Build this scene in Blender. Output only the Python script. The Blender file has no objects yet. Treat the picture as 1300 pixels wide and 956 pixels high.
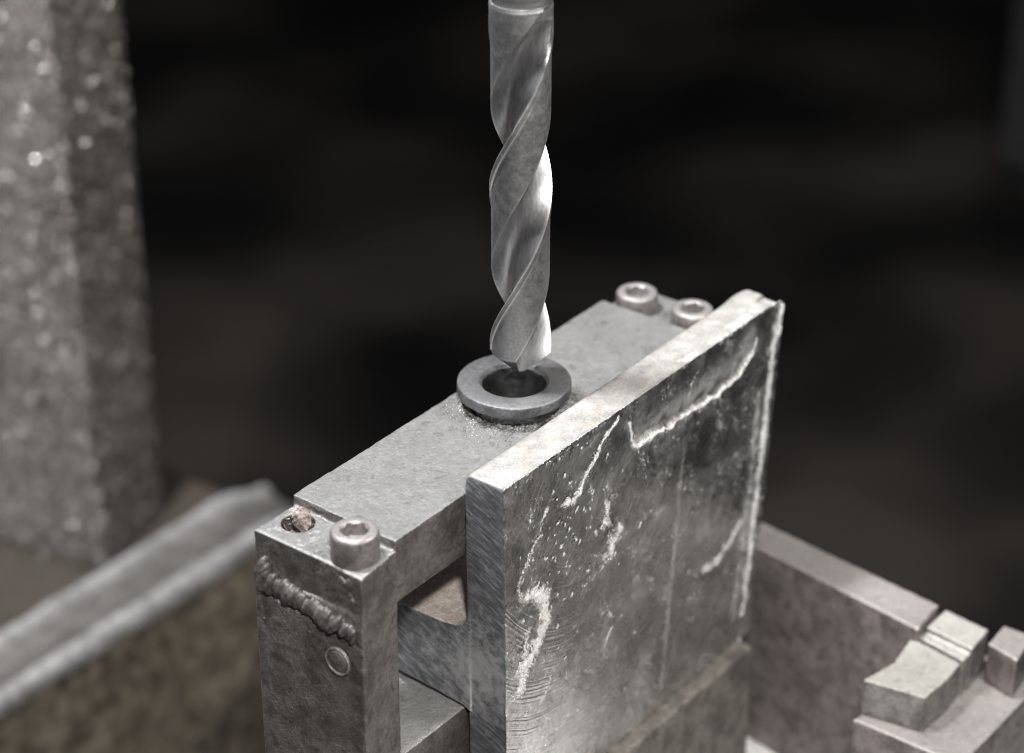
import bpy, bmesh, math, random
import numpy as np
from mathutils import Vector, Matrix

# ------------------------------------------------------------------ camera, light, exposure
# millimetres: u runs along the drill jig, w across it (towards the viewer's right), z up
PHI, TH = 0.914, 0.5
def V(u, w, z): return Vector((u, -w, z)) * 0.001
def hv(x, y, z):
    """view-aligned horizontal axes (x right, y away from the viewer) to scene axes"""
    return Vector((x*math.cos(PHI) + y*math.sin(PHI), -(x*math.sin(PHI) - y*math.cos(PHI)), z))
S = bpy.context.scene
COL = S.collection
cd = bpy.data.cameras.new('camera'); cam = bpy.data.objects.new('camera', cd); COL.objects.link(cam)
fw = hv(0, math.cos(TH), -math.sin(TH)); up = hv(0, math.sin(TH), math.cos(TH)); rt = hv(1, 0, 0)
loc = (-fw*828.5 + rt*(-0.5) + up*20.9) * 0.001
cam.matrix_world = Matrix(((rt.x, up.x, -fw.x, loc.x), (rt.y, up.y, -fw.y, loc.y), (rt.z, up.z, -fw.z, loc.z), (0, 0, 0, 1)))
cd.sensor_fit = 'HORIZONTAL'; cd.sensor_width = 36; cd.lens = 3100/1300*36
cd.shift_y = -45/1300
cd.clip_start = 0.05; cd.clip_end = 60
cd.dof.use_dof = True; cd.dof.focus_distance = 0.793; cd.dof.aperture_fstop = 6.3
S.camera = cam

wd = bpy.data.worlds.new('World'); S.world = wd; wd.use_nodes = True
wd.node_tree.nodes['Background'].inputs[0].default_value = (0.75, 0.78, 0.85, 1)
wd.node_tree.nodes['Background'].inputs[1].default_value = 0.010

def area(name, pos, target, size, watts, color=(1, 1, 1), size_y=None):
    l = bpy.data.lights.new(name, 'AREA'); o = bpy.data.objects.new(name, l); COL.objects.link(o)
    l.energy = watts; l.size = size; l.color = color
    if size_y: l.shape = 'RECTANGLE'; l.size_y = size_y
    o.location = pos
    o.rotation_euler = (Vector(target) - Vector(pos)).to_track_quat('-Z', 'Y').to_euler()
    return o
area('flash_lamp', hv(0.05, -0.67, 0.58), (0, 0, 0), 0.05, 8.6, (1, 0.97, 0.94))  # key light: flash just above the camera
area('overhead_lamp', hv(-0.30, 0.02, 0.93), (0, 0, 0), 0.12, 20.0, (0.98, 0.98, 1.0))
area('side_fill', hv(-1.0, -0.05, 0.40), (0, 0, 0.05), 0.4, 1.0, (0.95, 0.97, 1.0))  # weak unseen fill from the left, no window there
area('plate_fill', V(60, 250, 240), V(70, 110, -195), 0.06, 1.25, (1, 0.98, 0.95))  # added unseen lamp that brightens the plate face and table front
sl = bpy.data.lights.new('column_spot', 'SPOT'); so = bpy.data.objects.new('column_spot', sl); COL.objects.link(so)  # added unseen spot to lift the column and the bed face
sl.energy = 34.0; sl.spot_size = math.radians(38); sl.spot_blend = 0.6; sl.shadow_soft_size = 0.02; sl.color = (1, 0.96, 0.92)
so.location = hv(-0.45, -0.55, 0.50); so.rotation_euler = (V(150, -400, -230) - so.location).to_track_quat('-Z', 'Y').to_euler()
S.view_settings.view_transform = 'Standard'; S.view_settings.look = 'None'
S.view_settings.exposure = 0.0; S.view_settings.gamma = 1.0
S.render.film_transparent = False
S.cycles.max_bounces = 6; S.cycles.filter_width = 1.1; S.cycles.use_denoising = True; S.cycles.denoising_prefilter = 'ACCURATE'; S.cycles.sample_clamp_indirect = 4.0

# ------------------------------------------------------------------ numpy noise
def _h(ix, iy, iz, s):
    h = (ix*374761393 + iy*668265263 + iz*1442695041 + s*97531) & 0xffffffff
    h = ((h ^ (h >> 13))*1274126177) & 0xffffffff
    h = ((h ^ (h >> 16))*2246822519) & 0xffffffff
    return ((h ^ (h >> 15)) & 0xffff)/65535.0
def vn(P, s=0):
    i = np.floor(P).astype(np.int64); f = P - i; f = f*f*(3 - 2*f); r = 0
    for dx in (0, 1):
        for dy in (0, 1):
            for dz in (0, 1):
                wgt = (f[:, 0] if dx else 1 - f[:, 0])*(f[:, 1] if dy else 1 - f[:, 1])*(f[:, 2] if dz else 1 - f[:, 2])
                r = r + wgt*_h(i[:, 0] + dx, i[:, 1] + dy, i[:, 2] + dz, s)
    return r*2 - 1
def fbm(P, scale, octv=3, s=0):
    r = 0; a = 1; n = 0
    for k in range(octv):
        r = r + a*vn(P/scale*2**k + 17.3*k, s + k); n += a; a *= 0.5
    return r/n
def sst(x, a, b):
    t = np.clip((x - a)/(b - a), 0, 1); return t*t*(3 - 2*t)
def dist_poly(x, y, pts):
    """distance to a polyline, and the signed side (positive on the left of it)"""
    best = np.full(x.shape, 1e9); side = np.zeros(x.shape); along = np.zeros(x.shape); acc = 0
    for (ax, ay), (bx, by) in zip(pts[:-1], pts[1:]):
        dx, dy = bx - ax, by - ay; L2 = dx*dx + dy*dy
        t = np.clip(((x - ax)*dx + (y - ay)*dy)/L2, 0, 1)
        d = np.hypot(x - ax - t*dx, y - ay - t*dy); m = d < best
        sd = dx*(y - ay) - dy*(x - ax)
        best = np.where(m, d, best); side = np.where(m, np.sign(sd), side); along = np.where(m, acc + t*math.sqrt(L2), along)
        acc += math.sqrt(L2)
    return best, side, along

# ------------------------------------------------------------------ materials
class NT:
    def __init__(s, name):
        s.m = bpy.data.materials.new(name); s.m.use_nodes = True; s.t = s.m.node_tree
        s.b = s.t.nodes['Principled BSDF']
        tc = s.n('ShaderNodeTexCoord'); oi = s.n('ShaderNodeObjectInfo')
        mp = s.n('ShaderNodeVectorMath', operation='SCALE'); s.l(tc.outputs['Object'], mp.inputs[0]); mp.inputs['Scale'].default_value = 1000
        sc = s.n('ShaderNodeMath', operation='MULTIPLY'); s.l(oi.outputs['Random'], sc.inputs[0]); sc.inputs[1].default_value = 300
        ad = s.n('ShaderNodeVectorMath', operation='ADD'); s.l(mp.outputs[0], ad.inputs[0]); s.l(sc.outputs[0], ad.inputs[1])
        s.raw = mp.outputs[0]; s.co = ad.outputs[0]
    def n(s, t, **k):
        x = s.t.nodes.new(t)
        for a, b in k.items(): setattr(x, a, b)
        return x
    def l(s, a, b): s.t.links.new(a, b)
    def noise(s, size, detail=4, rough=0.55, stretch=None, rot=None, dist=0.0, raw=False):
        x = s.n('ShaderNodeTexNoise'); x.inputs['Scale'].default_value = 1.0/size
        x.inputs['Detail'].default_value = detail; x.inputs['Roughness'].default_value = rough; x.inputs['Distortion'].default_value = dist
        src = s.raw if raw else s.co
        if stretch:
            m = s.n('ShaderNodeMapping'); m.vector_type = 'TEXTURE'
            m.inputs['Scale'].default_value = stretch
            if rot: m.inputs['Rotation'].default_value = rot
            s.l(src, m.inputs['Vector']); src = m.outputs[0]
        s.l(src, x.inputs['Vector'])
        y = s.n('ShaderNodeMapRange'); s.l(x.outputs['Fac'], y.inputs['Value'])
        y.inputs['From Min'].default_value = 0.23; y.inputs['From Max'].default_value = 0.77
        return y.outputs['Result']
    def ramp(s, f, stops, interp='LINEAR'):
        r = s.n('ShaderNodeValToRGB'); r.color_ramp.interpolation = interp
        e = r.color_ramp.elements
        for i, (p, c) in enumerate(stops):
            el = e[i] if i < 2 else e.new(p)
            el.position = p; el.color = (c, c, c, 1) if isinstance(c, (int, float)) else (*c, 1)
        s.l(f, r.inputs[0]); return r.outputs[0]
    def mix(s, f, a, b, mode='MIX'):
        x = s.n('ShaderNodeMix', data_type='RGBA', blend_type=mode)
        for sock, v in ((x.inputs[0], f), (x.inputs[6], a), (x.inputs[7], b)):
            if isinstance(v, (int, float)): sock.default_value = v if sock == x.inputs[0] else (v, v, v, 1)
            elif isinstance(v, tuple): sock.default_value = (*v, 1)
            else: s.l(v, sock)
        return x.outputs[2]
    def math(s, op, a, b=0.0, c=None):
        x = s.n('ShaderNodeMath', operation=op)
        for i, v in enumerate((a, b) if c is None else (a, b, c)):
            if isinstance(v, (int, float)): x.inputs[i].default_value = v
            else: s.l(v, x.inputs[i])
        return x.outputs[0]
    def attr(s, name):
        a = s.n('ShaderNodeAttribute'); a.attribute_name = name; return a.outputs['Fac']
    def bump(s, hgt, dist_mm, strength=1.0):
        b = s.n('ShaderNodeBump'); b.inputs['Strength'].default_value = strength; b.inputs['Distance'].default_value = dist_mm*0.001
        prev = s.b.inputs['Normal'].links
        if prev: s.l(prev[0].from_socket, b.inputs['Normal'])
        s.l(hgt, b.inputs['Height']); s.l(b.outputs[0], s.b.inputs['Normal'])
    def set(s, k, v):
        i = s.b.inputs[k]
        if isinstance(v, (int, float)): i.default_value = v
        elif isinstance(v, tuple): i.default_value = (*v, 1)
        else: s.l(v, i)
        return s

def mat_paint(name, dark, light, spot, rough=(0.38, 0.62), metal=0.35, grain=0.35, bump=0.10, spots=(0.62, 0.75), dust=None, wear=None):
    """worn, oily grey steel: broad tone, fine grain, stains"""
    t = NT(name)
    c = t.ramp(t.noise(9, 6, 0.65), [(0.3, dark), (0.7, light)])
    g = t.noise(grain*2, 3, 0.7)
    c = t.mix(0.4, c, t.ramp(g, [(0.28, 0.45), (0.5, 0.9), (0.72, 1.35)]), 'MULTIPLY')
    st = t.ramp(t.noise(5, 5, 0.7, dist=0.6), [(spots[0], 0.0), (spots[1], 1.0)])
    c = t.mix(t.math('MULTIPLY', st, 0.7), c, spot)
    if dust:                                         # rubbed, dusty upper faces
        geo = t.n('ShaderNodeNewGeometry'); sp = t.n('ShaderNodeSeparateXYZ'); t.l(geo.outputs['True Normal'], sp.inputs[0])
        dm = t.ramp(sp.outputs['Z'], [(0.45, 0.0), (0.85, 1.0)])
        dc = t.mix(0.20, dust, t.ramp(g, [(0.2, 0.5), (0.5, 1.0), (0.8, 1.45)]), 'MULTIPLY')
        dc = t.mix(0.28, dc, t.ramp(t.noise(12, 5, 0.65), [(0.2, 0.7), (0.8, 1.25)]), 'MULTIPLY')
        dc = t.mix(t.math('MULTIPLY', st, 0.35), dc, spot)
        c = t.mix(dm, c, dc)
    if wear:
        pt = t.n('ShaderNodeNewGeometry').outputs['Pointiness']
        pm = t.ramp(t.math('ADD', pt, t.math('MULTIPLY', t.math('SUBTRACT', t.noise(2.5, 3, 0.7), 0.5), 0.05)), [(0.545, 0.0), (0.60, 1.0)])
        c = t.mix(pm, c, wear)
    t.set('Base Color', c); t.set('Metallic', metal)
    t.set('Roughness', t.ramp(t.noise(2.5, 5, 0.7), [(0.3, rough[0]), (0.7, rough[1])]))
    t.bump(t.noise(1.6, 5, 0.65), bump*2.2, 0.8)
    t.bump(t.noise(grain, 2, 0.6), bump, 0.9)
    return t.m

M = {}
M['bar'] = mat_paint('bar_grey', (0.085, 0.077, 0.074), (0.165, 0.15, 0.146), (0.05, 0.042, 0.038), rough=(0.30, 0.50), metal=0.35, grain=0.5, bump=0.07, dust=(0.22, 0.22, 0.216), wear=(0.42, 0.41, 0.4))
M['cap'] = mat_paint('post_grey', (0.095, 0.085, 0.081), (0.19, 0.174, 0.168), (0.06, 0.05, 0.045), rough=(0.28, 0.46), metal=0.40, grain=0.5, bump=0.17, dust=(0.34, 0.335, 0.325), wear=(0.42, 0.41, 0.4))
M['weld'] = mat_paint('weld_bead', (0.06, 0.055, 0.053), (0.125, 0.117, 0.113), (0.04, 0.034, 0.032), rough=(0.42, 0.6), metal=0.3, grain=0.5, bump=0.04)
M['screw'] = mat_paint('screw_steel', (0.16, 0.145, 0.14), (0.27, 0.25, 0.245), (0.11, 0.09, 0.085), rough=(0.28, 0.48), metal=0.45, grain=0.5, bump=0.06, dust=(0.30, 0.285, 0.28))
M['rust'] = mat_paint('rusty_debris', (0.15, 0.11, 0.095), (0.46, 0.41, 0.385), (0.07, 0.04, 0.03), rough=(0.5, 0.8), metal=0.1, grain=0.5, bump=0.15)
M['bush'] = mat_paint('bushing_steel', (0.09, 0.09, 0.092), (0.17, 0.17, 0.175), (0.05, 0.05, 0.05), rough=(0.3, 0.48), metal=0.4, grain=0.4, bump=0.05, dust=(0.16, 0.16, 0.163))
M['hole'] = mat_paint('oily_steel', (0.14, 0.14, 0.14), (0.28, 0.28, 0.28), (0.08, 0.08, 0.08), rough=(0.12, 0.26), metal=0.95, grain=0.4, bump=0.02)
M['grit'] = mat_paint('metal_grit', (0.10, 0.09, 0.085), (0.50, 0.48, 0.47), (0.06, 0.05, 0.05), rough=(0.2, 0.5), metal=0.6, grain=0.5, bump=0.1)
M['table'] = mat_paint('table_iron', (0.56, 0.555, 0.54), (0.74, 0.73, 0.715), (0.34, 0.31, 0.28), rough=(0.4, 0.6), metal=0.1, grain=0.8, bump=0.06, spots=(0.68, 0.85))
M['base'] = mat_paint('base_plate', (0.10, 0.09, 0.08), (0.20, 0.185, 0.165), (0.07, 0.055, 0.045), rough=(0.4, 0.65), metal=0.3, grain=0.8, bump=0.1)
M['clamp'] = mat_paint('clamp_bar', (0.13, 0.11, 0.105), (0.24, 0.21, 0.205), (0.09, 0.065, 0.055), rough=(0.35, 0.55), metal=0.35, grain=0.6, bump=0.08, dust=(0.33, 0.305, 0.295), wear=(0.62, 0.6, 0.59))
M['block'] = mat_paint('clamp_block', (0.14, 0.13, 0.125), (0.27, 0.26, 0.25), (0.10, 0.09, 0.08), rough=(0.35, 0.55), metal=0.35, grain=0.6, bump=0.08, dust=(0.45, 0.44, 0.41), wear=(0.62, 0.61, 0.59))
M['bed'] = mat_paint('bed_iron', (0.09, 0.075, 0.058), (0.30, 0.26, 0.20), (0.36, 0.09, 0.05), dust=(0.07, 0.059, 0.05), rough=(0.4, 0.65), metal=0.1, grain=3.0, bump=0.6, spots=(0.70, 0.80))
M['darkmachine'] = mat_paint('dark_machine_paint', (0.016, 0.016, 0.017), (0.026, 0.0265, 0.028), (0.012, 0.012, 0.012), metal=0.0, grain=3)

def mat_drill():
    t = NT('drill_steel')
    fl = t.attr('flute')
    land = t.ramp(t.noise(0.9, 4, 0.7), [(0.2, (0.34, 0.34, 0.345)), (0.8, (0.48, 0.48, 0.49))])
    st = t.ramp(t.noise(6, 5, 0.7, stretch=(0.7, 0.7, 2.0)), [(0.60, 0.0), (0.9, 1.0)])
    fc = t.ramp(t.noise(1.4, 4, 0.65, stretch=(0.7, 0.7, 4.0)), [(0.15, (0.38, 0.38, 0.39)), (0.85, (0.56, 0.56, 0.57))])
    fc = t.mix(t.math('MULTIPLY', st, 0.3), fc, (0.36, 0.31, 0.30))
    c = t.mix(fl, land, fc)
    c = t.mix(t.attr('edge'), c, (0.88, 0.88, 0.89))
    t.set('Base Color', c); t.set('Metallic', 1.0)
    t.set('Roughness', t.mix(fl, t.ramp(t.noise(3, 4, 0.7), [(0.1, 0.42), (0.9, 0.56)]), t.ramp(t.noise(1.5, 3, 0.6, stretch=(0.6, 0.6, 5.0)), [(0.1, 0.37), (0.9, 0.44)])))
    t.bump(t.noise(0.5, 3, 0.7, stretch=(0.6, 0.6, 3.0)), 0.02, 0.8)
    return t.m
M['drill'] = mat_drill()
def mat_shank():
    t = NT('drill_shank')
    c = t.ramp(t.noise(4, 5, 0.6, stretch=(3, 3, 0.4)), [(0.3, 0.22), (0.7, 0.36)])
    t.set('Base Color', c); t.set('Metallic', 0.8); t.set('Roughness', 0.36)
    t.bump(t.noise(0.6, 3, 0.6, stretch=(4, 4, 0.3)), 0.03, 0.8)
    return t.m
M['shank'] = mat_shank()

def sawn(t):
    """sawn, smeared end of the tee"""
    sw = t.noise(1.1, 5, 0.62, stretch=(1, 5, 1), rot=(0.45, 0, 0), raw=True)
    ec = t.ramp(sw, [(0.1, (0.10, 0.103, 0.112)), (0.5, (0.19, 0.197, 0.21)), (0.92, (0.44, 0.45, 0.47))])
    p = t.n('ShaderNodeSeparateXYZ'); t.l(t.raw, p.inputs[0])
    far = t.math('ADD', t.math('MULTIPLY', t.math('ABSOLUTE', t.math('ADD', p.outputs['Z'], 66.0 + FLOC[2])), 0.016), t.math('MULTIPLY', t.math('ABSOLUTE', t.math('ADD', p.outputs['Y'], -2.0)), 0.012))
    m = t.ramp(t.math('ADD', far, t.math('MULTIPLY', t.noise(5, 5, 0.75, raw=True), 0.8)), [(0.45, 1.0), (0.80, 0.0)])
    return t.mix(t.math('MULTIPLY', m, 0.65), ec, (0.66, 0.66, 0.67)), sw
def mat_flange():
    """work piece: pale mill scale with rust on top, scraped dark steel on the broad face, sawn ends"""
    t = NT('tee_steel')
    geo = t.n('ShaderNodeNewGeometry'); sp = t.n('ShaderNodeSeparateXYZ'); t.l(geo.outputs['True Normal'], sp.inputs[0])
    topm = t.ramp(sp.outputs['Z'], [(0.55, 0.0), (0.75, 1.0)])
    endm = t.ramp(t.math('ABSOLUTE', sp.outputs['X']), [(0.6, 0.0), (0.85, 1.0)])
    # pale scale
    sc = t.ramp(t.noise(6, 6, 0.65), [(0.2, (0.235, 0.23, 0.222)), (0.8, (0.38, 0.37, 0.355))])
    sc = t.mix(t.ramp(t.noise(8, 5, 0.7, dist=0.8), [(0.55, 0.0), (0.90, 0.75)]), sc, (0.33, 0.26, 0.205))
    sc = t.mix(0.5, sc, t.ramp(t.noise(0.8, 4, 0.7), [(0.3, 0.55), (0.5, 1.0), (0.7, 1.2)]), 'MULTIPLY')
    # dark scraped face
    fc = t.ramp(t.noise(14, 6, 0.7, dist=0.4), [(0.10, (0.22, 0.22, 0.22)), (0.45, (0.50, 0.50, 0.495)), (0.85, (0.74, 0.74, 0.74))])
    scr = t.noise(0.55, 4, 0.65, stretch=(0.8, 1, 5.0), rot=(0, 0.75, 0))
    fc = t.mix(0.45, fc, t.ramp(scr, [(0.2, 0.35), (0.5, 1.0), (0.8, 1.8)]), 'MULTIPLY')
    fine = t.noise(0.9, 5, 0.75, stretch=(0.7, 1, 2.2), rot=(0, 0.6, 0))
    fleck = t.ramp(fine, [(0.66, 0.0), (0.78, 0.85)])
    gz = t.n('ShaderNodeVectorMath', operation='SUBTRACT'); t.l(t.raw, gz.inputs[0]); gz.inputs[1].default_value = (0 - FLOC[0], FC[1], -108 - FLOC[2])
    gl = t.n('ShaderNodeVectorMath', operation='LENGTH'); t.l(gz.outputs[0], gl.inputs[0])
    refl_m = t.ramp(t.math('DIVIDE', t.math('ADD', gl.outputs['Value'], t.math('MULTIPLY', t.noise(12, 4, 0.6), 26.0)), 100.0), [(0.45, 1.0), (0.88, 0.0)])
    fc = t.mix(t.math('MULTIPLY', refl_m, 0.75), fc, t.mix(0.3, (0.82, 0.82, 0.815), t.ramp(scr, [(0.2, 0.4), (0.8, 1.4)]), 'MULTIPLY'))  # lighter lower zone: a reflection put into the base colour
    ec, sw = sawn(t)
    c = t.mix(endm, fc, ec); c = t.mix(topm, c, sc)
    wh = t.attr('scrape'); wn = t.noise(0.7, 4, 0.8)
    whm = t.ramp(t.math('ADD', wh, t.math('MULTIPLY', t.math('SUBTRACT', wn, 0.5), 1.6)), [(0.50, 0.0), (0.72, 1.0)])
    whm = t.math('MAXIMUM', whm, t.math('MULTIPLY', t.math('MULTIPLY', fleck, t.ramp(t.noise(13, 3, 0.6), [(0.45, 0.0), (0.7, 1.0)])), t.math('SUBTRACT', 1.0, t.math('MAXIMUM', topm, endm))))
    whc = t.ramp(t.noise(1.0, 4, 0.7), [(0.12, (0.42, 0.41, 0.405)), (0.45, (0.93, 0.92, 0.91))])
    whc = t.mix(t.ramp(t.noise(6, 3, 0.6), [(0.68, 0.0), (0.85, 0.6)]), whc, (0.48, 0.31, 0.235))
    soot = t.attr('soot'); c = t.mix(soot, c, t.mix(t.ramp(t.noise(3, 4, 0.7), [(0.6, 0.0), (0.8, 1.0)]), (0.035, 0.033, 0.031), (0.12, 0.085, 0.06)))
    pe = t.ramp(t.math('ADD', t.n('ShaderNodeNewGeometry').outputs['Pointiness'], t.math('MULTIPLY', t.math('SUBTRACT', t.noise(4, 4, 0.75), 0.5), 0.10)), [(0.57, 0.0), (0.62, 1.0)])
    whm = t.math('MAXIMUM', whm, t.math('MULTIPLY', pe, t.math('SUBTRACT', 1.0, t.math('MAXIMUM', topm, endm))))
    c = t.mix(whm, c, whc)
    c = t.mix(t.attr('tick'), c, (0.60, 0.53, 0.45))
    t.set('Base Color', c)
    met = t.mix(endm, 0.96, 0.62); met = t.mix(topm, met, 0.1); met = t.mix(t.attr('tick'), met, 0.2); met = t.mix(soot, met, 0.0); met = t.mix(whm, met, 0.04); t.set('Metallic', met)
    r = t.ramp(t.noise(15, 5, 0.7, dist=0.5), [(0.25, 0.17), (0.60, 0.34), (0.9, 0.56)]); r = t.mix(endm, r, 0.43); r = t.mix(topm, r, 0.55); r = t.mix(soot, r, 0.65); r = t.mix(whm, r, 0.38)
    t.set('Roughness', r)
    # swirl marks of the grinder on the broad face: rings about a point on it
    cc = t.n('ShaderNodeVectorMath', operation='SUBTRACT'); t.l(t.raw, cc.inputs[0]); cc.inputs[1].default_value = FC
    ln = t.n('ShaderNodeVectorMath', operation='LENGTH'); t.l(cc.outputs[0], ln.inputs[0])
    rr = t.math('ADD', ln.outputs['Value'], t.math('MULTIPLY', t.noise(30, 2, 0.5), 2.2))
    rn = t.n('ShaderNodeTexNoise'); rn.noise_dimensions = '1D'; rn.inputs['Scale'].default_value = 1.0; rn.inputs['Detail'].default_value = 2
    t.l(rr, rn.inputs['W'])
    rm = t.math('MULTIPLY', t.ramp(t.noise(16, 3, 0.5), [(0.38, 0.1), (0.6, 1.0)]), t.ramp(t.math('MULTIPLY', ln.outputs['Value'], 0.01), [(0.14, 0.0), (0.26, 1.0)]))
    side = t.math('SUBTRACT', 1.0, t.math('MAXIMUM', topm, endm))
    t.bump(t.math('MULTIPLY', t.math('MULTIPLY', rn.outputs['Fac'], rm), side), 0.24, 1.0)
    t.bump(t.math('MULTIPLY', scr, side), 0.035, 0.7)
    t.bump(t.math('MULTIPLY', sw, endm), 0.06, 0.8)
    t.bump(t.noise(1.1, 4, 0.7), 0.07, 0.8)
    t.bump(t.math('MULTIPLY', wn, whm), 0.5, 0.8)
    return t.m
FLOC = (24.0, 32.0, -130.0)                       # workpiece origin u, w, z
FC = (-15.0 - FLOC[0], -(40.7 - FLOC[1]), -14.0 - FLOC[2])
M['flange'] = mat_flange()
def mat_web():
    t = NT('web_steel')
    geo = t.n('ShaderNodeNewGeometry'); sp = t.n('ShaderNodeSeparateXYZ'); t.l(geo.outputs['True Normal'], sp.inputs[0])
    endm = t.ramp(t.math('ABSOLUTE', sp.outputs['X']), [(0.6, 0.0), (0.85, 1.0)])
    sc = t.ramp(t.noise(5, 6, 0.7), [(0.3, (0.36, 0.32, 0.29)), (0.7, (0.52, 0.47, 0.43))])
    sc = t.mix(t.ramp(t.noise(3, 5, 0.7), [(0.52, 0.0), (0.72, 0.6)]), sc, (0.46, 0.30, 0.21))
    sc = t.mix(0.6, sc, t.ramp(t.noise(0.7, 3, 0.7), [(0.3, 0.5), (0.5, 1.0), (0.7, 1.25)]), 'MULTIPLY')
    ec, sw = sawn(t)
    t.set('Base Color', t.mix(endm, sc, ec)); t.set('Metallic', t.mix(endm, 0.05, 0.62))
    t.set('Roughness', t.mix(endm, 0.6, 0.43))
    t.bump(t.math('MULTIPLY', sw, endm), 0.08, 0.8); t.bump(t.noise(0.9, 4, 0.7), 0.09, 0.8)
    return t.m
M['web'] = mat_web()
def mat_cast():
    """rough, oily cast iron of the machine column: glossy, with sparkle also put into the colour"""
    t = NT('cast_iron')
    c = t.ramp(t.noise(40, 6, 0.7), [(0.2, (0.095, 0.085, 0.08)), (0.8, (0.20, 0.182, 0.172))])
    c = t.mix(0.8, c, t.ramp(t.noise(5, 3, 0.6), [(0.2, 0.3), (0.5, 0.9), (0.8, 1.7)]), 'MULTIPLY')
    fl = t.ramp(t.noise(2.6, 2, 0.5), [(0.76, 0.0), (0.84, 1.0)])
    c = t.mix(fl, c, (0.95, 0.93, 0.91))  # pale flecks paint the sparkle into the base colour
    t.set('Base Color', c); t.set('Metallic', 0.35)
    t.set('Roughness', t.ramp(t.noise(9, 4, 0.7), [(0.2, 0.14), (0.8, 0.34)]))
    t.bump(t.noise(2.6, 3, 0.7), 2.0, 1.0)
    return t.m
M['cast'] = mat_cast()
def mat_floor():
    t = NT('shop_floor')
    c = t.ramp(t.noise(330, 2, 0.4), [(0.25, (0.003, 0.0026, 0.0024)), (0.5, (0.024, 0.0205, 0.018)), (0.8, (0.072, 0.062, 0.055))])
    t.set('Base Color', c); t.set('Roughness', 0.7); t.bump(t.noise(12, 4, 0.6), 2.0, 0.6)
    return t.m
M['floor'] = mat_floor()

# ------------------------------------------------------------------ builders
def link(name, me, mat, parent=None):
    o = bpy.data.objects.new(name, me); COL.objects.link(o)
    if mat: me.materials.append(mat)
    if parent: o.parent = parent
    return o
def org(parent): return np.array(parent.location)*1000 if parent else np.zeros(3)
def thing(name, label, cat, u=0, w=0, z=0, group=None):
    o = bpy.data.objects.new(name, None); COL.objects.link(o); o.location = V(u, w, z)
    o.empty_display_size = 0.01
    o['label'] = label; o['category'] = cat
    if group: o['group'] = group
    return o
def tag(o, label, cat, group=None):
    o['label'] = label; o['category'] = cat
    if group: o['group'] = group
    return o
def from_arrays(name, v, faces, mat, parent=None, smooth=True, sharp=None, attrs=None):
    me = bpy.data.meshes.new(name)
    v = (np.asarray(v, float) - org(parent))*0.001
    if isinstance(faces, np.ndarray):
        n, k = faces.shape
        me.vertices.add(len(v)); me.vertices.foreach_set('co', v.ravel().astype(np.float32))
        me.loops.add(n*k); me.loops.foreach_set('vertex_index', faces.ravel().astype(np.int32))
        me.polygons.add(n); me.polygons.foreach_set('loop_start', (np.arange(n)*k).astype(np.int32))
        me.update(calc_edges=True)
    else:
        me.from_pydata([tuple(x) for x in v], [], faces)
    me.validate()
    me.polygons.foreach_set('use_smooth', [smooth]*len(me.polygons))
    if sharp: me.set_sharp_from_angle(angle=math.radians(sharp))
    for k, a in (attrs or {}).items():
        at = me.attributes.new(k, 'FLOAT', 'POINT'); at.data.foreach_set('value', a.astype(np.float32))
    return link(name, me, mat, parent)
def bm_box(bm, u0, u1, w0, w1, z0, z1):
    r = bmesh.ops.create_cube(bm, size=1.0)
    for v in r['verts']:
        v.co = Vector(((u0 + u1)/2 + v.co.x*(u1 - u0), -((w0 + w1)/2 + v.co.y*(w1 - w0)), (z0 + z1)/2 + v.co.z*(z1 - z0)))
    return r['verts']
def bm_prism(bm, pts, z0, z1):
    """pts: list of (u, w); z1 may be a list"""
    n = len(pts); zt = z1 if isinstance(z1, (list, tuple)) else [z1]*n
    b = [bm.verts.new((u, -w, z0)) for u, w in pts]; t = [bm.verts.new((u, -w, z)) for (u, w), z in zip(pts, zt)]
    fs = [bm.faces.new(b[::-1]), bm.faces.new(t)]
    for i in range(n): fs.append(bm.faces.new((b[i], b[(i + 1) % n], t[(i + 1) % n], t[i])))
    bmesh.ops.recalc_face_normals(bm, faces=fs)
    return b + t
def bm_lathe(bm, c, prof, seg=64, cap=True):
    """prof: list of (r, z) from bottom to top; c = (u, w)"""
    rings = []
    for r, z in prof:
        if r < 1e-6: rings.append([bm.verts.new((c[0], -c[1], z))])
        else: rings.append([bm.verts.new((c[0] + r*math.cos(2*math.pi*k/seg), -c[1] + r*math.sin(2*math.pi*k/seg), z)) for k in range(seg)])
    fs = []
    for a, b in zip(rings[:-1], rings[1:]):
        for k in range(seg):
            q = [a[k % len(a)], a[(k + 1) % len(a)], b[(k + 1) % len(b)], b[k % len(b)]]
            q = list(dict.fromkeys(q))
            if len(q) > 2: fs.append(bm.faces.new(q))
    return fs
def finish(name, bm, mat, parent=None, bevel=0.0, seg=2, sharp=40):
    if bevel:
        es = [e for e in bm.edges if len(e.link_faces) == 2 and e.calc_face_angle(0) > 0.5]
        bmesh.ops.bevel(bm, geom=es, offset=bevel, segments=seg, profile=0.6, affect='EDGES', clamp_overlap=True)
    bmesh.ops.recalc_face_normals(bm, faces=bm.faces)
    o3 = org(parent)
    for v in bm.verts: v.co = (v.co - Vector(o3))*0.001
    me = bpy.data.meshes.new(name); bm.to_mesh(me); bm.free()
    me.polygons.foreach_set('use_smooth', [True]*len(me.polygons))
    me.set_sharp_from_angle(angle=math.radians(sharp))
    return link(name, me, mat, parent)
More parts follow.
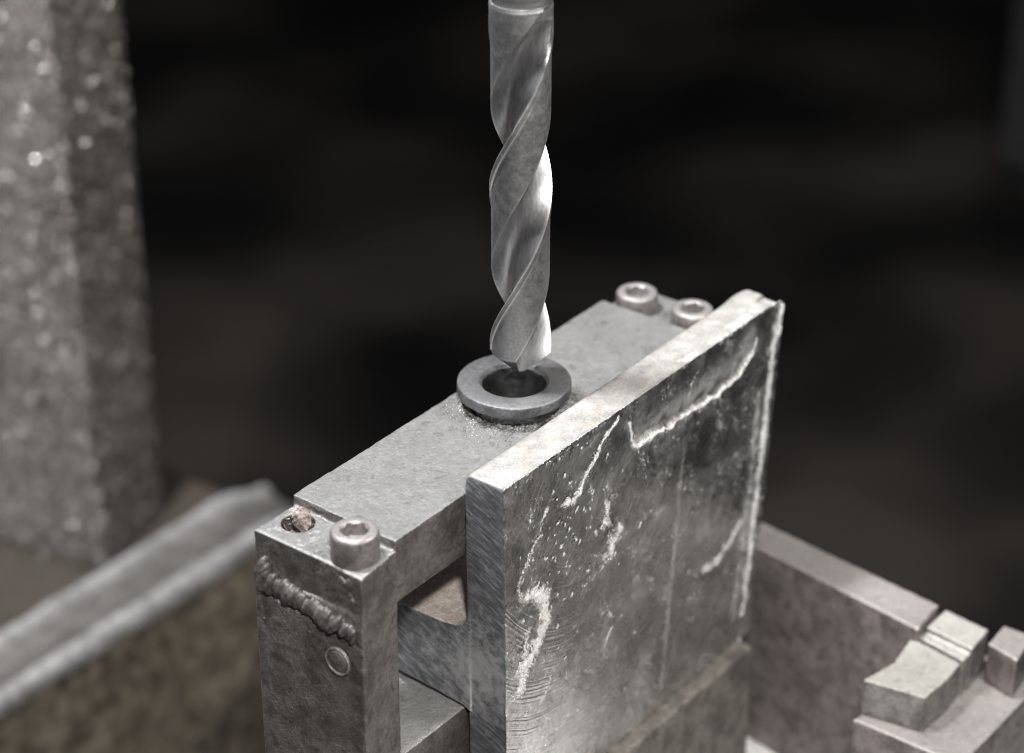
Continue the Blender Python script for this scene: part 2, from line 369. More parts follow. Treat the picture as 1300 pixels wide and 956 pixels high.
def voxel(bm, size, smooth=3, cut=None):
    """fuse a bmesh (mm) into one skin of small quads; cut is subtracted first. Returns verts, quads, normals"""
    bmesh.ops.recalc_face_normals(bm, faces=bm.faces)
    me = bpy.data.meshes.new('tmp'); bm.to_mesh(me); bm.free(); o = bpy.data.objects.new('tmp', me); COL.objects.link(o)
    co = None
    if cut:
        bmesh.ops.recalc_face_normals(cut, faces=cut.faces)
        cm = bpy.data.meshes.new('tmpc'); cut.to_mesh(cm); cut.free(); co = bpy.data.objects.new('tmpc', cm); COL.objects.link(co)
        r0 = o.modifiers.new('r0', 'REMESH'); r0.mode = 'VOXEL'; r0.voxel_size = size
        b = o.modifiers.new('b', 'BOOLEAN'); b.object = co; b.operation = 'DIFFERENCE'; b.solver = 'EXACT'
    r = o.modifiers.new('r', 'REMESH'); r.mode = 'VOXEL'; r.voxel_size = size; r.adaptivity = 0
    if smooth:
        s = o.modifiers.new('s', 'SMOOTH'); s.iterations = smooth; s.factor = 0.5
    dg = bpy.context.evaluated_depsgraph_get()
    em = bpy.data.meshes.new_from_object(o.evaluated_get(dg))
    v = np.empty(len(em.vertices)*3); em.vertices.foreach_get('co', v); v = v.reshape(-1, 3)
    nn = np.empty(len(em.vertices)*3); em.vertices.foreach_get('normal', nn); nn = nn.reshape(-1, 3)
    f = np.empty(len(em.loops), np.int32); em.loops.foreach_get('vertex_index', f); f = f.reshape(-1, 4)
    bpy.data.objects.remove(o); bpy.data.meshes.remove(me); bpy.data.meshes.remove(em)
    if co: bpy.data.objects.remove(co); bpy.data.meshes.remove(cm)
    return v, f, nn
def lumpy(name, bm, mat, parent, size=0.5, smooth=3, cut=None, amp=((6, 0.12), (1.2, 0.05)), seed=0):
    v, f, n = voxel(bm, size, smooth, cut)
    d = sum(a*fbm(v, s, 3, seed + i*7) for i, (s, a) in enumerate(amp))
    return from_arrays(name, v + n*d[:, None], f, mat, parent)
NB = bmesh.new

# ------------------------------------------------------------------ the setting
bm = NB(); bm_box(bm, -6000, 14000, -14000, 6000, -930, -900)
fl = finish('floor', bm, M['floor']); fl['kind'] = 'structure'

# machine bed with a raised rail, and the rough cast column on it (left, behind)
bed = thing('machine_bed', 'long rusty cast iron machine bed with a bright worn rail along its edge', 'machine bed', 30, -400, -900)
bm = NB(); bm_box(bm, -420, 268, -640, -341, -900, -327); bm_box(bm, -420, 252, -387, -338.5, -500, -308)
v, f, n = voxel(bm, 4.0, 2)
v = v + n*(1.6*fbm(v, 26, 4, 5))[:, None]
from_arrays('bed_casting', v, f, M['bed'], bed)
prof = [(-386, -330), (-384, -305), (-381.5, -301), (-378, -299), (-374, -300.5), (-370.5, -304.5), (-352, -306), (-348, -303.5), (-344, -300), (-340, -300.5), (-336.5, -303.5), (-335.8, -309)]
us = np.arange(-420, 266.1, 6.0); vv = []; ff = []
for i, u in enumerate(us):
    for j, (w, z) in enumerate(prof):
        vv.append((u, -w, z))
k = len(prof)
for i in range(len(us) - 1):
    for j in range(k - 1): ff.append((i*k + j, i*k + j + 1, (i + 1)*k + j + 1, (i + 1)*k + j))
ff.append(tuple(range(k))); ff.append(tuple((len(us) - 1)*k + j for j in range(k))[::-1])
vv = np.array(vv, float)
vv[:, 2] -= 9*sst(vv[:, 0], 228, 266); vv[:, 1] += 1.8*fbm(vv, 14, 3, 3); vv[:, 2] += 1.6*fbm(vv, 13, 3, 4)
def mat_rail():
    t = NT('rail_steel')
    c = t.ramp(t.noise(14, 5, 0.65), [(0.2, (0.09, 0.085, 0.082)), (0.8, (0.19, 0.182, 0.176))])
    c = t.mix(t.attr('wear'), c, t.ramp(t.noise(6, 4, 0.65), [(0.1, 0.22), (0.7, 0.62)]))  # worn ridges paler, part of their glint put into the colour
    t.set('Base Color', c); t.set('Metallic', 0.3); t.set('Roughness', t.ramp(t.noise(5, 4, 0.7), [(0.2, 0.2), (0.8, 0.42)]))
    t.bump(t.noise(4, 3, 0.6), 0.8, 0.8)
    return t.m
M['rail'] = mat_rail()
rz = np.array([0, .1, .55, 1, .6, .05, 0, .5, 1, .75, .2, 0]); wr = np.tile(rz, len(us))*(0.7 + 0.5*fbm(vv, 16, 3, 6))
from_arrays('rail', vv, ff, M['rail'], bed, sharp=50, attrs={'wear': np.clip(wr, 0, 1)})

bm = NB(); bm_prism(bm, [(165, -406), (226, -422), (232, -430), (224, -570), (138, -570)], -326, 260)
v, f, n = voxel(bm, 2.2, 3)
d = 0.7*fbm(v, 22, 3, 1) + 0.35*fbm(v, 4.5, 2, 2)
colm = tag(from_arrays('machine_column', v, f, M['cast']), 'tall blurred column of rough cast iron standing behind the machine bed', 'machine column')

def mat_glint():
    t = NT('glint_facet'); t.set('Base Color', (0.75, 0.73, 0.71)); t.set('Metallic', 0.95); t.set('Roughness', t.ramp(t.noise(3.0, 1, 0.5), [(0.2, 0.24), (0.8, 0.55)])); return t.m
vn_ = np.zeros_like(v); bm = NB(); rnd = random.Random(77); ids = np.nonzero((n[:, 2] < 0.5) & (v[:, 2] < 130) & ((n[:, 0] < -0.5) | (n[:, 1] < -0.5)))[0]
for k in range(12000):
    i = ids[rnd.randrange(len(ids))]; p = Vector(v[i]); nr = Vector(n[i])
    if n[i][1] < -0.5 and rnd.random() < 0.45: continue
    q = rnd.uniform(0.34, 0.62)
    d_ = (nr*1.1 + Vector((rnd.gauss(0, 1), rnd.gauss(0, 1), rnd.gauss(0, 1)))*0.75).normalized()
    a1 = d_.orthogonal().normalized(); a2 = d_.cross(a1); c0 = p + nr*(q*0.6)
    vs = [bm.verts.new(c0 + (a1*math.cos(x_) + a2*math.sin(x_))*q) for x_ in (0, 1.3, 2.6, 3.9, 5.1)]
    ap = bm.verts.new(c0 - d_*q*0.8)
    bm.faces.new(vs)
    for x_ in range(5): bm.faces.new((vs[(x_ + 1) % 5], vs[x_], ap))
ch = finish('column_glints', bm, mat_glint(), None, sharp=5); ch.parent = colm; ch['kind'] = 'stuff'  # added bright facets standing in for glints on the cast iron

# dark upright far away on the right
bm = NB(); bm_box(bm, 1244, 1500, -417, -297, -500, 300); bm_box(bm, 1420, 1500, -380, -200, -900, -520); bm_box(bm, 1224, 1244, -400, -320, -460, 200)
tag(finish('dark_machine_frame', bm, M['darkmachine'], None, bevel=14, seg=3), 'dark upright machine frame, barely visible in the gloom at far right', 'machine frame')

# drill table and its pedestal under everything
tb = thing('drill_table', 'grey iron drill table under the jig and the clamp', 'machine table', 20, 60, -900)
bm = NB(); bm_box(bm, -150, 205, -20, 178, -240, -195)
finish('table_top', bm, M['table'], tb, bevel=2.5, seg=3)
bm = NB(); bm_lathe(bm, (20, 75), [(0, -900), (70, -900), (70, -885), (38, -875), (34, -290), (50, -240.5), (0, -240.5)], 48)
finish('pedestal', bm, M['table'], tb)

# ------------------------------------------------------------------ drill jig
jig = thing('drill_jig', 'grey welded steel drilling jig, a bar bolted across two end posts', 'drilling jig', 0, 0, -195)
bm = NB(); bm_box(bm, -112, 88, -20, 47, -195, -130.2)
lumpy('base_plate', bm, M['base'], jig, 1.2, 2, None, ((9, 0.15), (2.4, 0.08)), 11)
bm = NB(); bm_box(bm, -87, 74, -18.5, 22, -131, -84.6)
lumpy('rest_block', bm, M['cap'], jig, 1.0, 2, None, ((9, 0.15), (2.4, 0.08)), 13)
# bar: raised in the middle, lowered at both ends, bored for the bushing
bm = NB(); bm_box(bm, -90.2, 79.3, -20, 23.2, -23, 0)
vs = [v for v in bm.verts if v.co.x < -80 and v.co.z > -1]
for v in vs: v.co.x = -89.2 if v.co.y > 0 else -90.2
bm_box(bm, -108, -86, -19.4, 23.1, -18.5, -3.2); bm_box(bm, 76, 101, -19.4, 23.1, -18.5, -3.2)
cut = NB(); bm_lathe(cut, (0, 0.3), [(0, -40), (15.4, -40), (15.4, 10), (0, 10)], 72)
bm_lathe(cut, (-96.6, -11.2), [(0, -14), (5.4, -14), (5.4, 1), (0, 1)], 40)
v, f, n = voxel(bm, 0.45, 3, cut)
d = 0.16*fbm(v, 7, 3, 21) + 0.05*fbm(v, 1.3, 2, 22)
sidem = np.clip(np.abs(n[:, 1]), 0, 1)
d += sidem*(0.28*fbm(v*np.array([1, 1, 1.6]), 3.2, 3, 23))          # chewed side faces
edge = np.exp(-((v[:, 2] + 1.6)**2)/6.0)*sst(-v[:, 0], 87.5, 89.5)*sst(v[:, 0], -93, -90)
d += edge*0.5*fbm(v, 2.0, 3, 24)
from_arrays('top_bar', v + n*d[:, None], f, M['bar'], jig)
# near end post, its front slightly bowed
def end_post(u0, u1, front, seed):
    bm = NB(); bm_prism(bm, [(u0 + (0.4 if front else 1.2), -19.4), (u0, 25.3), (u1 + (0 if front else 0), 23.4), (u1, -19.4)], -130.6, -18.2)
    if front:
        bm_prism(bm, [(-106.4, -19.4), (-108.9, 25.6), (-90, 23.5), (-90, -19.2)], -18.6, -3.25)
    return bm
bm = end_post(-108.9, -89.6, True, 0)
cut = NB(); bm_lathe(cut, (-96.6, -11.2), [(0, -14), (5.4, -14), (5.4, 1), (0, 1)], 40)
v, f, n = voxel(bm, 0.5, 3, cut)
d = 0.22*fbm(v, 8, 3, 31) + 0.16*fbm(v, 2.2, 3, 32)
d -= 0.9*sst(fbm(v, 3.0, 3, 33), 0.35, 0.6)*sst(v[:, 2], -18, -9)*sst(-v[:, 2], 3.2, 6)       # pits above the bead
d += (2.4*np.exp(-((-v[:, 1] + 9)**2)/45.0) + 0.7*np.exp(-((-v[:, 1] + 9)**2)/220.0))*sst(-v[:, 2], 20, 34)*sst(-n[:, 0], 0.4, 0.8)
gd, gs, ga = dist_poly(-v[:, 1], v[:, 2], [(-17, -22.8), (-14.8, -24.0), (-8, -24.6), (2.9, -26.0), (13, -27.6), (22, -29.2), (25.2, -29.4)])
d -= 0.9*np.exp(-(gd/0.9)**2)*sst(-n[:, 0], 0.3, 0.7)*(0.6 + 0.6*fbm(v, 3, 2, 34))
post = from_arrays('end_post', v + n*d[:, None], f, M['cap'], jig)
bm = end_post(80.6, 101, False, 3)
lumpy('end_post', bm, M['cap'], jig, 1.0, 2, None, ((8, 0.2), (2, 0.1)), 37)
# weld bead across the near post: overlapping ripples
bm = NB(); rnd = random.Random(4)
path = [(-16.0, -15.6), (-15.0, -19.6), (-8, -20.6), (2.9, -22.0), (13, -23.6), (22, -25.2), (25.0, -25.4)]
acc = []
for (a, b), (c, e) in zip(path[:-1], path[1:]):
    L = math.hypot(c - a, e - b); m = max(1, int(L/1.7))
    for i in range(m): acc.append((a + (c - a)*i/m, b + (e - b)*i/m))
for i, (w, z) in enumerate(acc):
    r = 3.9 + rnd.uniform(-0.8, 0.8) + (1.1 if i < 4 else 0) - (0.7 if i > len(acc) - 4 else 0)
    mm = Matrix.Translation((-108.7 - rnd.uniform(0.0, 0.9), -w, z + rnd.uniform(-0.7, 0.7))) @ Matrix.Rotation(math.radians(rnd.uniform(15, 35)), 4, 'X') @ Matrix.Diagonal((r*0.62, r*0.42, r*1.08, 1))
    bmesh.ops.create_icosphere(bm, subdivisions=2, radius=1.0, matrix=mm)
for i in range(14):
    w = rnd.uniform(-17, 24); z = -27 - rnd.uniform(0, 7) - (w + 17)*0.16
    bmesh.ops.create_icosphere(bm, subdivisions=1, radius=rnd.uniform(0.4, 0.9), matrix=Matrix.Translation((-108.6 - (1.6 if abs(w + 9) < 6 and z < -29 else 0.3), -w, z)))
lumpy('weld_bead', bm, M['weld'], jig, 0.32, 6, None, ((4.5, 0.55), (1.4, 0.10)), 41)
# round pin in the post face
bm = NB()
prof = [(0, -0.5), (0, 0.35), (3.3, 0.35), (3.7, 0.1), (3.8, -0.35), (4.3, -0.35), (4.35, 0.35), (4.8, 0.4), (5.0, -0.6)]
fs = bm_lathe(bm, (0, 0), [(r, z) for r, z in prof[1:]], 40)
for v in bm.verts: v.co = Vector((-109.9 - v.co.z, -15.4 + v.co.x, -37.4 + v.co.y))
finish('pin', bm, M['cap'], jig, sharp=60)

def cap_screw(u, w, ztop, hgt, seed, r=7.7, rot=0.2):
    bm = NB()
    prof = [(r - 0.2, ztop - hgt), (r, ztop - hgt + 0.4), (r, ztop - 1.5), (r - 0.25, ztop - 0.75), (r - 0.8, ztop - 0.2), (r - 1.5, ztop), (4.75, ztop), (4.35, ztop - 0.35)]
    fs = bm_lathe(bm, (u, w), prof, 64)
    last = [v for v in bm.verts if abs(v.co.z - (ztop - 0.35)) < 1e-4]
    last.sort(key=lambda v: math.atan2(v.co.y + w, v.co.x - u))
    hexv = []
    for depth in (ztop - 0.75, ztop - 4.6):
        ring = []
        for v in last:
            a = math.atan2(v.co.y + w, v.co.x - u); m = ((a - rot) % (math.pi/3)) - math.pi/6
            rr = 3.9/math.cos(m); ring.append(bm.verts.new((u + rr*math.cos(a), -w + rr*math.sin(a), depth)))
        hexv.append(ring)
    n = len(last)
    for a, b in ((last, hexv[0]), (hexv[0], hexv[1])):
        for i in range(n): bm.faces.new((a[i], a[(i + 1) % n], b[(i + 1) % n], b[i]))
    bm.faces.new(hexv[1])
    for v in bm.verts:
        q = np.array([[v.co.x, v.co.y, v.co.z]]); v.co.z += 0.12*float(fbm(q, 3.0, 2, seed)[0]); v.co.x += 0.10*float(fbm(q, 2.4, 2, seed + 3)[0])
    s = finish('cap_screw', bm, M['screw'], jig, sharp=38)
    bm = NB(); rnd = random.Random(seed)
    for i in range(16):
        a = rnd.uniform(0, 6.28); d = rnd.uniform(0, 3.0); q = rnd.uniform(0.5, 1.1)
        bmesh.ops.create_icosphere(bm, subdivisions=1, radius=q, matrix=Matrix.Translation((u + d*math.cos(a), -w + d*math.sin(a), ztop - 4.4 + rnd.uniform(0, 1.5))) @ Matrix.Diagonal((1, 0.8, 0.7, 1)))
    dd = finish('socket_dirt', bm, M['rust'], None, sharp=60)
    for v in dd.data.vertices: v.co = v.co - Vector(org(jig))*0.001
    dd.parent = s
    return s
cap_screw(-100.3, 15.8, 7.0, 10.4, 3, rot=0.1)
cap_screw(86.8, -9.8, 4.0, 9.0, 9, rot=0.75)
cap_screw(88.3, 13.4, 4.0, 9.0, 15, rot=0.35)
# broken screw stub in its hole
bm = NB()
bm_lathe(bm, (-96.6, -11.2), [(5.25, -12.5), (5.25, -4.0), (4.4, -3.6), (3.9, -5.5), (0, -6)], 28)
v, f, n = voxel(bm, 0.3, 1)
d = 0.7*fbm(v, 2.0, 3, 51)
stub = from_arrays('broken_screw', v + n*d[:, None], f, M['rust'], jig)
bm = NB()
mm = Matrix.Translation((-95.4, 10.4, -2.0)) @ Matrix.Rotation(0.5, 4, 'Z') @ Matrix.Rotation(0.3, 4, 'Y') @ Matrix.Diagonal((1.5, 3.1, 4.2, 1))
bmesh.ops.create_icosphere(bm, subdivisions=3, radius=1.0, matrix=mm)
v, f, n = voxel(bm, 0.25, 1)
q = from_arrays('broken_shard', v + n*(1.5*fbm(v, 2.2, 3, 55))[:, None], f, M['rust'], None)
for x in q.data.vertices: x.co = x.co - Vector(org(jig))*0.001
q.parent = stub

# ------------------------------------------------------------------ bushing
bs = thing('drill_bushing', 'round flanged steel bushing set in the jig bar under the drill tip', 'bushing', 0, 0.3, 0)
bm = NB()
P = [(17.6, 4.8), (19.0, 4.9), (19.35, 5.3), (19.4, 6.2), (19.4, 8.2), (19.25, 8.75), (18.8, 9.0), (15, 9.03), (12.3, 9.0), (11.8, 8.8), (10.9, 7.6)]
bm_lathe(bm, (0, 0.3), P, 128)
for v in bm.verts:
    r = math.hypot(v.co.x, v.co.y + 0.3)
    if r > 18.5 and v.co.z < 8:
        q = np.array([[v.co.x, v.co.y, v.co.z]]); k = 1 + 0.010*float(fbm(q, 2.2, 3, 61)[0]); v.co.x *= k; v.co.y *= k; v.co.z += 0.35*float(fbm(q, 3, 2, 62)[0])
fg = finish('flange', bm, M['bush'], bs, sharp=50)
bm = NB(); bm_lathe(bm, (0, 0.3), [(10.9, 7.6), (10.5, 6.9), (10.45, -34), (15.3, -34), (15.3, 3.9), (17.7, 4.8)], 128)
finish('sleeve', bm, M['hole'], bs, sharp=50)

# ------------------------------------------------------------------ twist drill
R = 10.2; ZT = 11.0; AX = (1.7, 1.6); LEAD = 114.0; ZTOP = 144.6; PH0 = math.radians(-44.5)
def bez(p0, p1, p2, p3, n):
    t = np.linspace(0, 1, n)[:, None]
    return (1 - t)**3*p0 + 3*(1 - t)**2*t*p1 + 3*(1 - t)*t*t*p2 + t**3*p3
def section(z):
    """one cross-section (counter-clockwise), flute depth by height"""
    run = max(0.0, (z - 121)/26.5); lift = 1.0*R*run*run
    pts = []; relief = []; edges = []; flutes = []
    for half in range(2):
        heel = math.radians(8); lip = math.radians(98)
        fl = bez(np.array([R*0.945*math.cos(heel), R*0.945*math.sin(heel)]), np.array([0.30*R, -0.30*R]), np.array([0.02*R, 0.14*R]), np.array([R*math.cos(lip), R*math.sin(lip)]), 30)
        bis = (heel + lip)/2 - 0.12; fl = fl + lift*np.array([math.cos(bis), math.sin(bis)])
        land = []
        rin = 0.945 + 0.055*sst(np.array([z]), 129, 141)[0]
        for a, r in ([(98, 1), (101, 1), (104, 1), (107, 1), (108.5, rin)] + [(108.5 + (188 - 108.5)*k/16.0, rin) for k in range(1, 17)]):
            land.append((R*r*math.cos(math.radians(a)), R*r*math.sin(math.radians(a))))
        p = np.vstack([fl[:-1], np.array(land)[:-1]])
        rr = np.hypot(p[:, 0], p[:, 1]); lim = R*np.where(np.arange(len(p)) < len(fl) - 1, rin, 1)
        p = p*np.minimum(1, lim/np.maximum(rr, 1e-6))[:, None]
        rl = np.concatenate([np.zeros(len(fl) - 1), np.linspace(0, 1, len(land) - 1)])
        rl[:len(fl) - 1] = np.linspace(1, 0, len(fl) - 1)
        ee = np.zeros(len(p)); nf = len(fl) - 1; ee[nf] = 1.0; ee[nf - 1] = 0.25; ee[nf + 4] = 0.7; ee[0] = 0.6
        edges.append(ee); flutes.append(np.concatenate([[0.4], np.ones(nf - 2), [0.4], np.zeros(len(p) - nf)]))
        if half: p = -p
        pts.append(p); relief.append(rl)
    return np.vstack(pts), np.concatenate(relief), np.concatenate(edges), np.concatenate(flutes)
zs = list(np.linspace(0, 14, 22)) + list(np.arange(14.6, ZTOP - ZT - 1.2, 0.6)) + [ZTOP - ZT - 1.0, ZTOP - ZT - 0.4, ZTOP - ZT]
V3 = []; ED = []; FU = []; n = None
for s in zs:
    p, rl, ee, fu = section(ZT + s); FU.append(fu*(1 if s < 128 else 0)); ED.append(ee*(1 if s < 112 else 0.3)); n = len(p); rr = np.hypot(p[:, 0], p[:, 1])
    fade = max(0, 1 - s/14.0)
    z = ZT + s + fade*(0.92*rr + 0.9*rl*rr/R)
    a = 2*math.pi*(z/LEAD) + PH0
    k = 1.0
    if s > ZTOP - ZT - 0.5: k = 0.975
    x = (p[:, 0]*np.cos(a) - p[:, 1]*np.sin(a))*k; y = (p[:, 0]*np.sin(a) + p[:, 1]*np.cos(a))*k
    V3.append(np.stack([AX[0] + x, -AX[1] + y, z], 1))
V3 = np.vstack(V3); F = []
for i in range(len(zs) - 1):
    for j in range(n): F.append((i*n + j, i*n + (j + 1) % n, (i + 1)*n + (j + 1) % n, (i + 1)*n + j))
c = len(V3); V3 = np.vstack([V3, [[AX[0], -AX[1], ZT]], [[AX[0], -AX[1], ZTOP]]])
for j in range(n):
    F.append((c, (j + 1) % n, j)); F.append((c + 1, (len(zs) - 1)*n + j, (len(zs) - 1)*n + (j + 1) % n))
dr = thing('twist_drill', 'grey worn steel twist drill with spiral flutes above the bushing', 'drill bit', AX[0], AX[1], ZT)
body = from_arrays('fluted_body', V3, F, M['drill'], dr, sharp=30, attrs={'edge': np.concatenate(ED + [np.zeros(2)]), 'flute': np.concatenate(FU + [np.zeros(2)])})
bm = NB(); bm_lathe(bm, AX, [(0, ZTOP - 0.5), (R*0.93, ZTOP - 0.5), (R*0.93, ZTOP + 14), (R*0.9, ZTOP + 15), (R*1.12, ZTOP + 110), (0, ZTOP + 110)], 64)
finish('shank', bm, M['shank'], dr)

# ------------------------------------------------------------------ workpiece: offcut of a tee bar, its web under the jig bar
tee = thing('steel_tee_offcut', 'heavy steel tee offcut with scraped dark face standing against the jig', 'workpiece', *FLOC)
bm = NB()
prof = [(-57.2, 9.0), (104.2, 9.0), (106.4, 6.0), (95.2, -130.0), (-55.6, -130.0)]        # u, z outline of the flange
a = [bm.verts.new((u, -24.4, z)) for u, z in prof]; b = [bm.verts.new((u, -40.7, z)) for u, z in prof]
bm.faces.new(a); bm.faces.new(b[::-1])
for i in range(len(prof)): bm.faces.new((a[i], a[(i + 1) % 5], b[(i + 1) % 5], b[i]))
es = [e for e in bm.edges]
e0 = [e for e in es if a[0] in e.verts and a[1] in e.verts]
bmesh.ops.bevel(bm, geom=e0, offset=3.2, segments=5, profile=0.5, affect='EDGES')
es = [e for e in bm.edges if len(e.link_faces) == 2 and e.calc_face_angle(0) > 0.7 and not all(abs(v.co.y + 24.4) < 0.01 for v in e.verts)]
bmesh.ops.bevel(bm, geom=es, offset=1.3, segments=3, profile=0.5, affect='EDGES')
pw = [(25.6, -44.5), (24.4, -46.5), (23.0, -49.3), (20, -51.2), (14, -52.2), (-14, -53.0), (-14, -80.5), (15, -82.0), (22, -82.6), (24.4, -83.5), (25.6, -84.3)]
a = [bm.verts.new((-57.08, -w, z)) for w, z in pw]; b = [bm.verts.new((76, -w, z)) for w, z in pw]
bm.faces.new(a); bm.faces.new(b[::-1])
for i in range(len(pw)): bm.faces.new((a[i], a[(i + 1) % len(pw)], b[(i + 1) % len(pw)], b[i]))
v, f, n = voxel(bm, 0.42, 2)
uu, ww, zz = v[:, 0], -v[:, 1], v[:, 2]
face = sst(-n[:, 1], 0.5, 0.85)
q = np.stack([uu, zz, ww], 1)
wob = np.stack([fbm(v, 4, 3, 71), fbm(v, 4, 3, 72)], 1)*1.8
x = uu + wob[:, 0]; y = zz + wob[:, 1]
d = 0.20*fbm(v, 18, 3, 73) + 0.06*fbm(v, 2.0, 3, 74)
scrape = np.zeros(len(v)); tick = np.zeros(len(v))
# the long torn ledge: hollow above the line, bright burr on it
gl = [(10.2, 2.5), (12.0, -5.5), (14.5, -9.0), (25.2, -10.4), (44.3, -11.2), (64.1, -12.1), (79.2, -10.2), (86.5, -5.5), (88, -1)]
dd, sd, al = dist_poly(x, y, gl)
hol = np.where(sd > 0, np.exp(-dd/5.0), 0)*sst(uu, 10, 20)*sst(-uu, -90, -78)
d -= face*2.4*hol*sst(np.where(sd > 0, dd, 0), 0.0, 1.2)
soot = np.clip(np.where(sd > 0, np.exp(-((dd - 1.5)/5.5)**2), 0)*sst(uu, 12, 24)*sst(-uu, -90, -80)*(0.75 + 0.7*fbm(v, 4, 3, 78)), 0, 0.96)*face
rag = 0.55 + 0.45*fbm(v, 3.0, 3, 75)
rw = np.exp(-(dd/(0.8 + 0.55*fbm(v, 2.4, 3, 76)))**2)
d += face*0.7*rw*rag; scrape = np.maximum(scrape, rw*(0.55 + 0.6*rag))
lo = np.where(sd < 0, np.exp(-dd/3.5), 0); scrape = np.maximum(scrape, 0.40*lo*sst(fbm(v, 1.6, 3, 77), 0.0, 0.5)*1.6)
def streak(pts, wid, amt, hgt, seed, brk=0.4):
    global d, scrape
    dd, sd, al = dist_poly(x, y, pts)
    m = np.exp(-(dd/(wid*1.15*(1 + 0.75*fbm(v, 3.0, 3, seed))))**2)*(1 - brk + brk*(0.5 + 0.9*fbm(v, 2.2, 3, seed + 1)))
    d = d + face*hgt*m*(0.6 + 0.7*fbm(v, 1.1, 2, seed + 2)); scrape = np.maximum(scrape, amt*m)
streak([(2.8, 6.2), (-1, 4.0), (-5.4, 1.6), (-13.4, -5.9), (-17.7, -11.0)], 1.0, 1.15, 0.7, 80, 0.25)
streak([(-16.5, -9.5), (-20.5, -12.4), (-27, -12.2)], 1.5, 1.1, 0.7, 83)
streak([(-12, -13), (-10.5, -16.5)], 1.1, 0.8, 0.5, 86)
streak([(-0.8, -24.2), (-1.8, -30.5)], 2.2, 1.05, 0.6, 89, 0.5)
streak([(5.4, -38.2), (1.5, -41.5), (1.0, -45)], 3.2, 1.05, 0.7, 92, 0.55)
streak([(-45.6, -36.9), (-40, -40), (-36.2, -44.7), (-35.7, -53.1), (-43.0, -61.7), (-48, -65.5), (-49.5, -72)], 2.9, 1.15, 0.8, 95, 0.35)
streak([(-45.6, -51), (-46.5, -60)], 1.3, 0.8, 0.5, 97, 0.5)
streak([(-35.5, -8.5), (-37.5, -12)], 1.4, 0.85, 0.4, 98)
streak([(-37.5, -17), (-43.5, -21), (-47, -27)], 1.3, 0.8, 0.4, 101, 0.6)
streak([(-49, -27), (-50, -36)], 1.1, 0.75, 0.4, 104, 0.6)
streak([(-33, -78), (-36, -84)], 0.9, 0.9, 0.4, 106, 0.5)
streak([(2, -77), (-1, -82)], 0.8, 0.8, 0.4, 108, 0.5)
streak([(62, -84), (70, -84.5), (78, -80), (83, -76)], 2.0, 0.95, 0.6, 110, 0.5)
streak([(46, -7), (48, -1), (52, 4)], 0.7, 0.65, 0.3, 113, 0.6)
re = [(104.8, 5.5), (101.3, -6), (98.5, -24), (96.8, -45.6), (94.0, -75.8), (90.2, -108), (89.2, -118)]
streak(re, 2.1, 1.1, 0.9, 116, 0.55)
streak([(u - 6, z) for u, z in re[2:]], 2.6, 0.55, 0.3, 119, 0.6)
# spatter
rnd = random.Random(12); pts = []
for i in range(170):
    if i < 90: pts.append((rnd.gauss(-22, 14), rnd.gauss(-28, 15), rnd.uniform(0.25, 0.75)))
    else: pts.append((rnd.uniform(-50, 90), rnd.uniform(-110, 2), rnd.uniform(0.2, 0.5)))
for a_, b_, r_ in pts:
    dx = x - a_; dy = y - b_; m = np.exp(-(dx*dx + dy*dy*0.6)/(r_*r_)); scrape = np.maximum(scrape, 1.1*m); d = d + face*0.3*m
# beaded run of small ticks down the face
tk = [(45.5, -18), (43.3, -33.7), (41.9, -52.6), (39.4, -78.0), (36.1, -110.6), (35.2, -122)]
dd, sd, al = dist_poly(uu + 0.25*wob[:, 0], zz, tk)
lobe = sst(0.5 + 0.5*np.sin((al + 1.6*dd*np.where(sd > 0, 1, -1))*2*math.pi/2.1) + 0.5*fbm(v, 3, 2, 132), 0.35, 0.75)
m = np.exp(-(dd/(0.9 + 0.3*fbm(v, 6, 2, 130)))**2)*lobe*sst(al, 2, 14)*(0.8 + 0.5*fbm(v, 3, 2, 131))
tick = np.clip(m*0.8, 0, 1)*face; d = d + face*0.35*m
# worn top edges with small nicks
ed = np.exp(-((zz - 8.6)**2)/1.2)*np.exp(-((ww - 40.4)**2)/1.5)
d -= ed*1.0*sst(fbm(v, 5, 3, 133), 0.0, 0.6)
scrape = np.maximum(scrape*face, 0)
d -= 1.8*sst(n[:, 2], 0.4, 0.8)*sst(uu, 97, 100.5)*sst(ww, 32.5, 34.5) - 0.7*sst(n[:, 2], 0.4, 0.8)*np.exp(-((uu - 97)/6.0)**2)*sst(-ww, -33.5, -31)
topn = sst(n[:, 2], 0.5, 0.8)*np.exp(-((ww - 38.0)**2)/7.0)*sst(uu, 20, 50)
scrape = np.maximum(scrape, topn*0.9*sst(fbm(v, 5, 3, 135), -0.15, 0.3))
d += sst(-ww, -23, -20)*(0.15*fbm(v, 7, 3, 141) + 0.08*fbm(v, 1.6, 3, 142))
vo = v + n*d[:, None]; isweb = (-v[f].mean(1)[:, 1]) < 23.9
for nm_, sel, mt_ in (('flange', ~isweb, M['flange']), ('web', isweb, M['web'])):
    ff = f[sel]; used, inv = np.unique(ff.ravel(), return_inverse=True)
    from_arrays(nm_, vo[used], inv.reshape(-1, 4), mt_, tee, attrs={'scrape': scrape[used], 'tick': tick[used], 'soot': soot[used]} if nm_ == 'flange' else None)
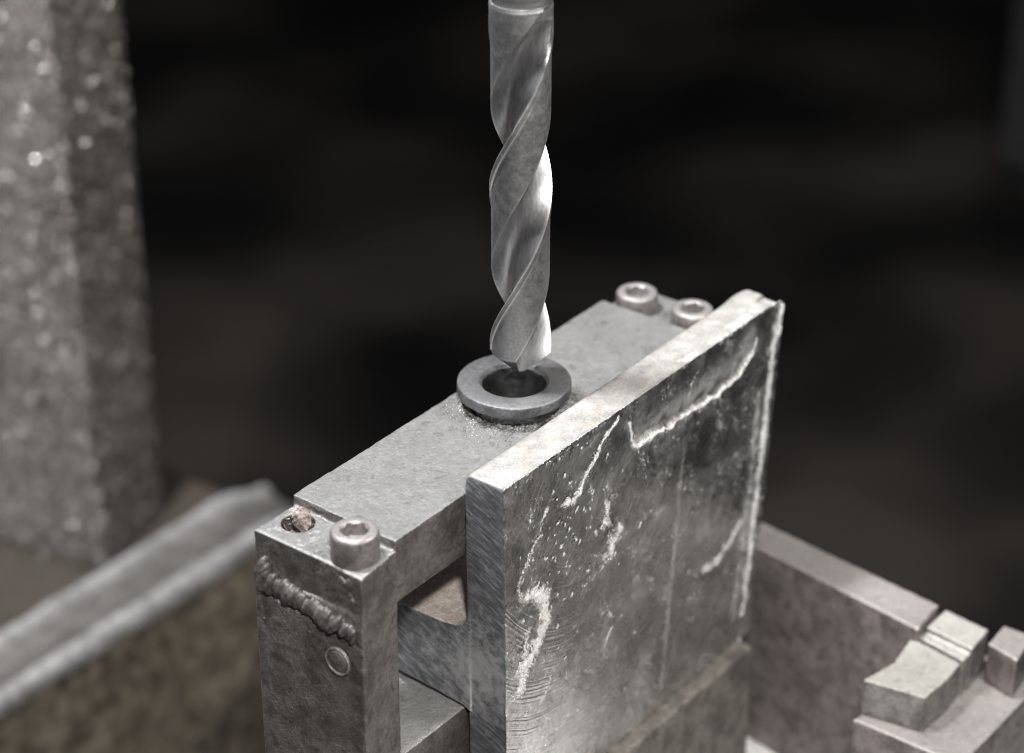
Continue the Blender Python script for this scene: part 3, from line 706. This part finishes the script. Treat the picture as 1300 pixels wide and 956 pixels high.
# ------------------------------------------------------------------ clamp bar and blocks at the right
bm = NB(); bm_prism(bm, [(112.2, 26.5), (128.4, 20), (120.2, 106.4), (101.6, 108.0)], -195, -104)
lumpy('clamp_bar', bm, M['clamp'], None, 0.7, 2, None, ((12, 0.15), (2.2, 0.08)), 151)
tag(bpy.data.objects['clamp_bar'], 'long brownish steel bar with a bright worn edge behind the tee offcut', 'clamp bar')
bm = NB(); bm_prism(bm, [(123.0, 108.2), (121.2, 126.8), (106.6, 127.8), (108.6, 107.8)], -125, -107); bm_prism(bm, [(109.0, 107.9), (107.0, 127.5), (101.2, 127.4), (104.0, 107.6)], -125, -109.2)
lumpy('clamp_block', bm, M['block'], None, 0.55, 2, None, ((9, 0.1), (2, 0.05)), 155)
tag(bpy.data.objects['clamp_block'], 'worn steel block with a sloping front, next to the end of the long bar', 'clamp block', 'steel clamp blocks')
bm = NB(); bm_prism(bm, [(103.4, 105.0), (100.4, 127.0), (89, 128.0), (74, 127), (70, 104.0), (86, 107.5)], -125, -110.0)
lumpy('clamp_block', bm, M['block'], None, 0.55, 2, None, ((9, 0.14), (2, 0.07)), 159)
tag(bpy.data.objects['clamp_block.001'], 'pale flat topped steel block, lowest and nearest of the clamp blocks', 'clamp block', 'steel clamp blocks')
bm = NB(); bm_prism(bm, [(114.6, 130.2), (128.6, 129.2), (129.0, 141.0), (111.6, 143.4)], -125, -108)
lumpy('clamp_block', bm, M['clamp'], None, 0.55, 2, None, ((9, 0.1), (2, 0.05)), 163)
tag(bpy.data.objects['clamp_block.002'], 'brown sided steel block with bright top edge at the right end', 'clamp block', 'steel clamp blocks')

bm = NB(); bm_prism(bm, [(66, 103.2), (98, 109.2), (131, 109.2), (131, 147), (66, 147)], -195, -125.4)
lumpy('steel_plinth', bm, M['clamp'], None, 0.9, 2, None, ((9, 0.12), (2, 0.06)), 171)
tag(bpy.data.objects['steel_plinth'], 'brownish steel base block carrying the stepped clamp blocks', 'base block')

# ------------------------------------------------------------------ grit round the bushing
bm = NB(); rnd = random.Random(8)
for i in range(2600):
    a = rnd.uniform(0, 2*math.pi); r = 15.6 + abs(rnd.gauss(0, 5.0)); r = min(r, 32)
    u = r*math.cos(a); w = 0.3 + r*math.sin(a)
    if not (-86 < u < 76 and -19 < w < 22.6): continue
    q = rnd.uniform(0.12, 0.36)*(1.35 if r < 19 else 0.8)
    m = Matrix.Translation((u, -w, q*0.35)) @ Matrix.Rotation(rnd.uniform(0, 3), 4, 'Z') @ Matrix.Rotation(rnd.uniform(0, 3), 4, 'X') @ Matrix.Diagonal((q*rnd.uniform(0.8, 1.9), q, q*0.6, 1))
    bmesh.ops.create_icosphere(bm, subdivisions=1, radius=1.0, matrix=m)
g = finish('metal_grit', bm, M['grit'], None, sharp=20); g['kind'] = 'stuff'; g['label'] = 'fine metal grit scattered on the bar around the bushing'
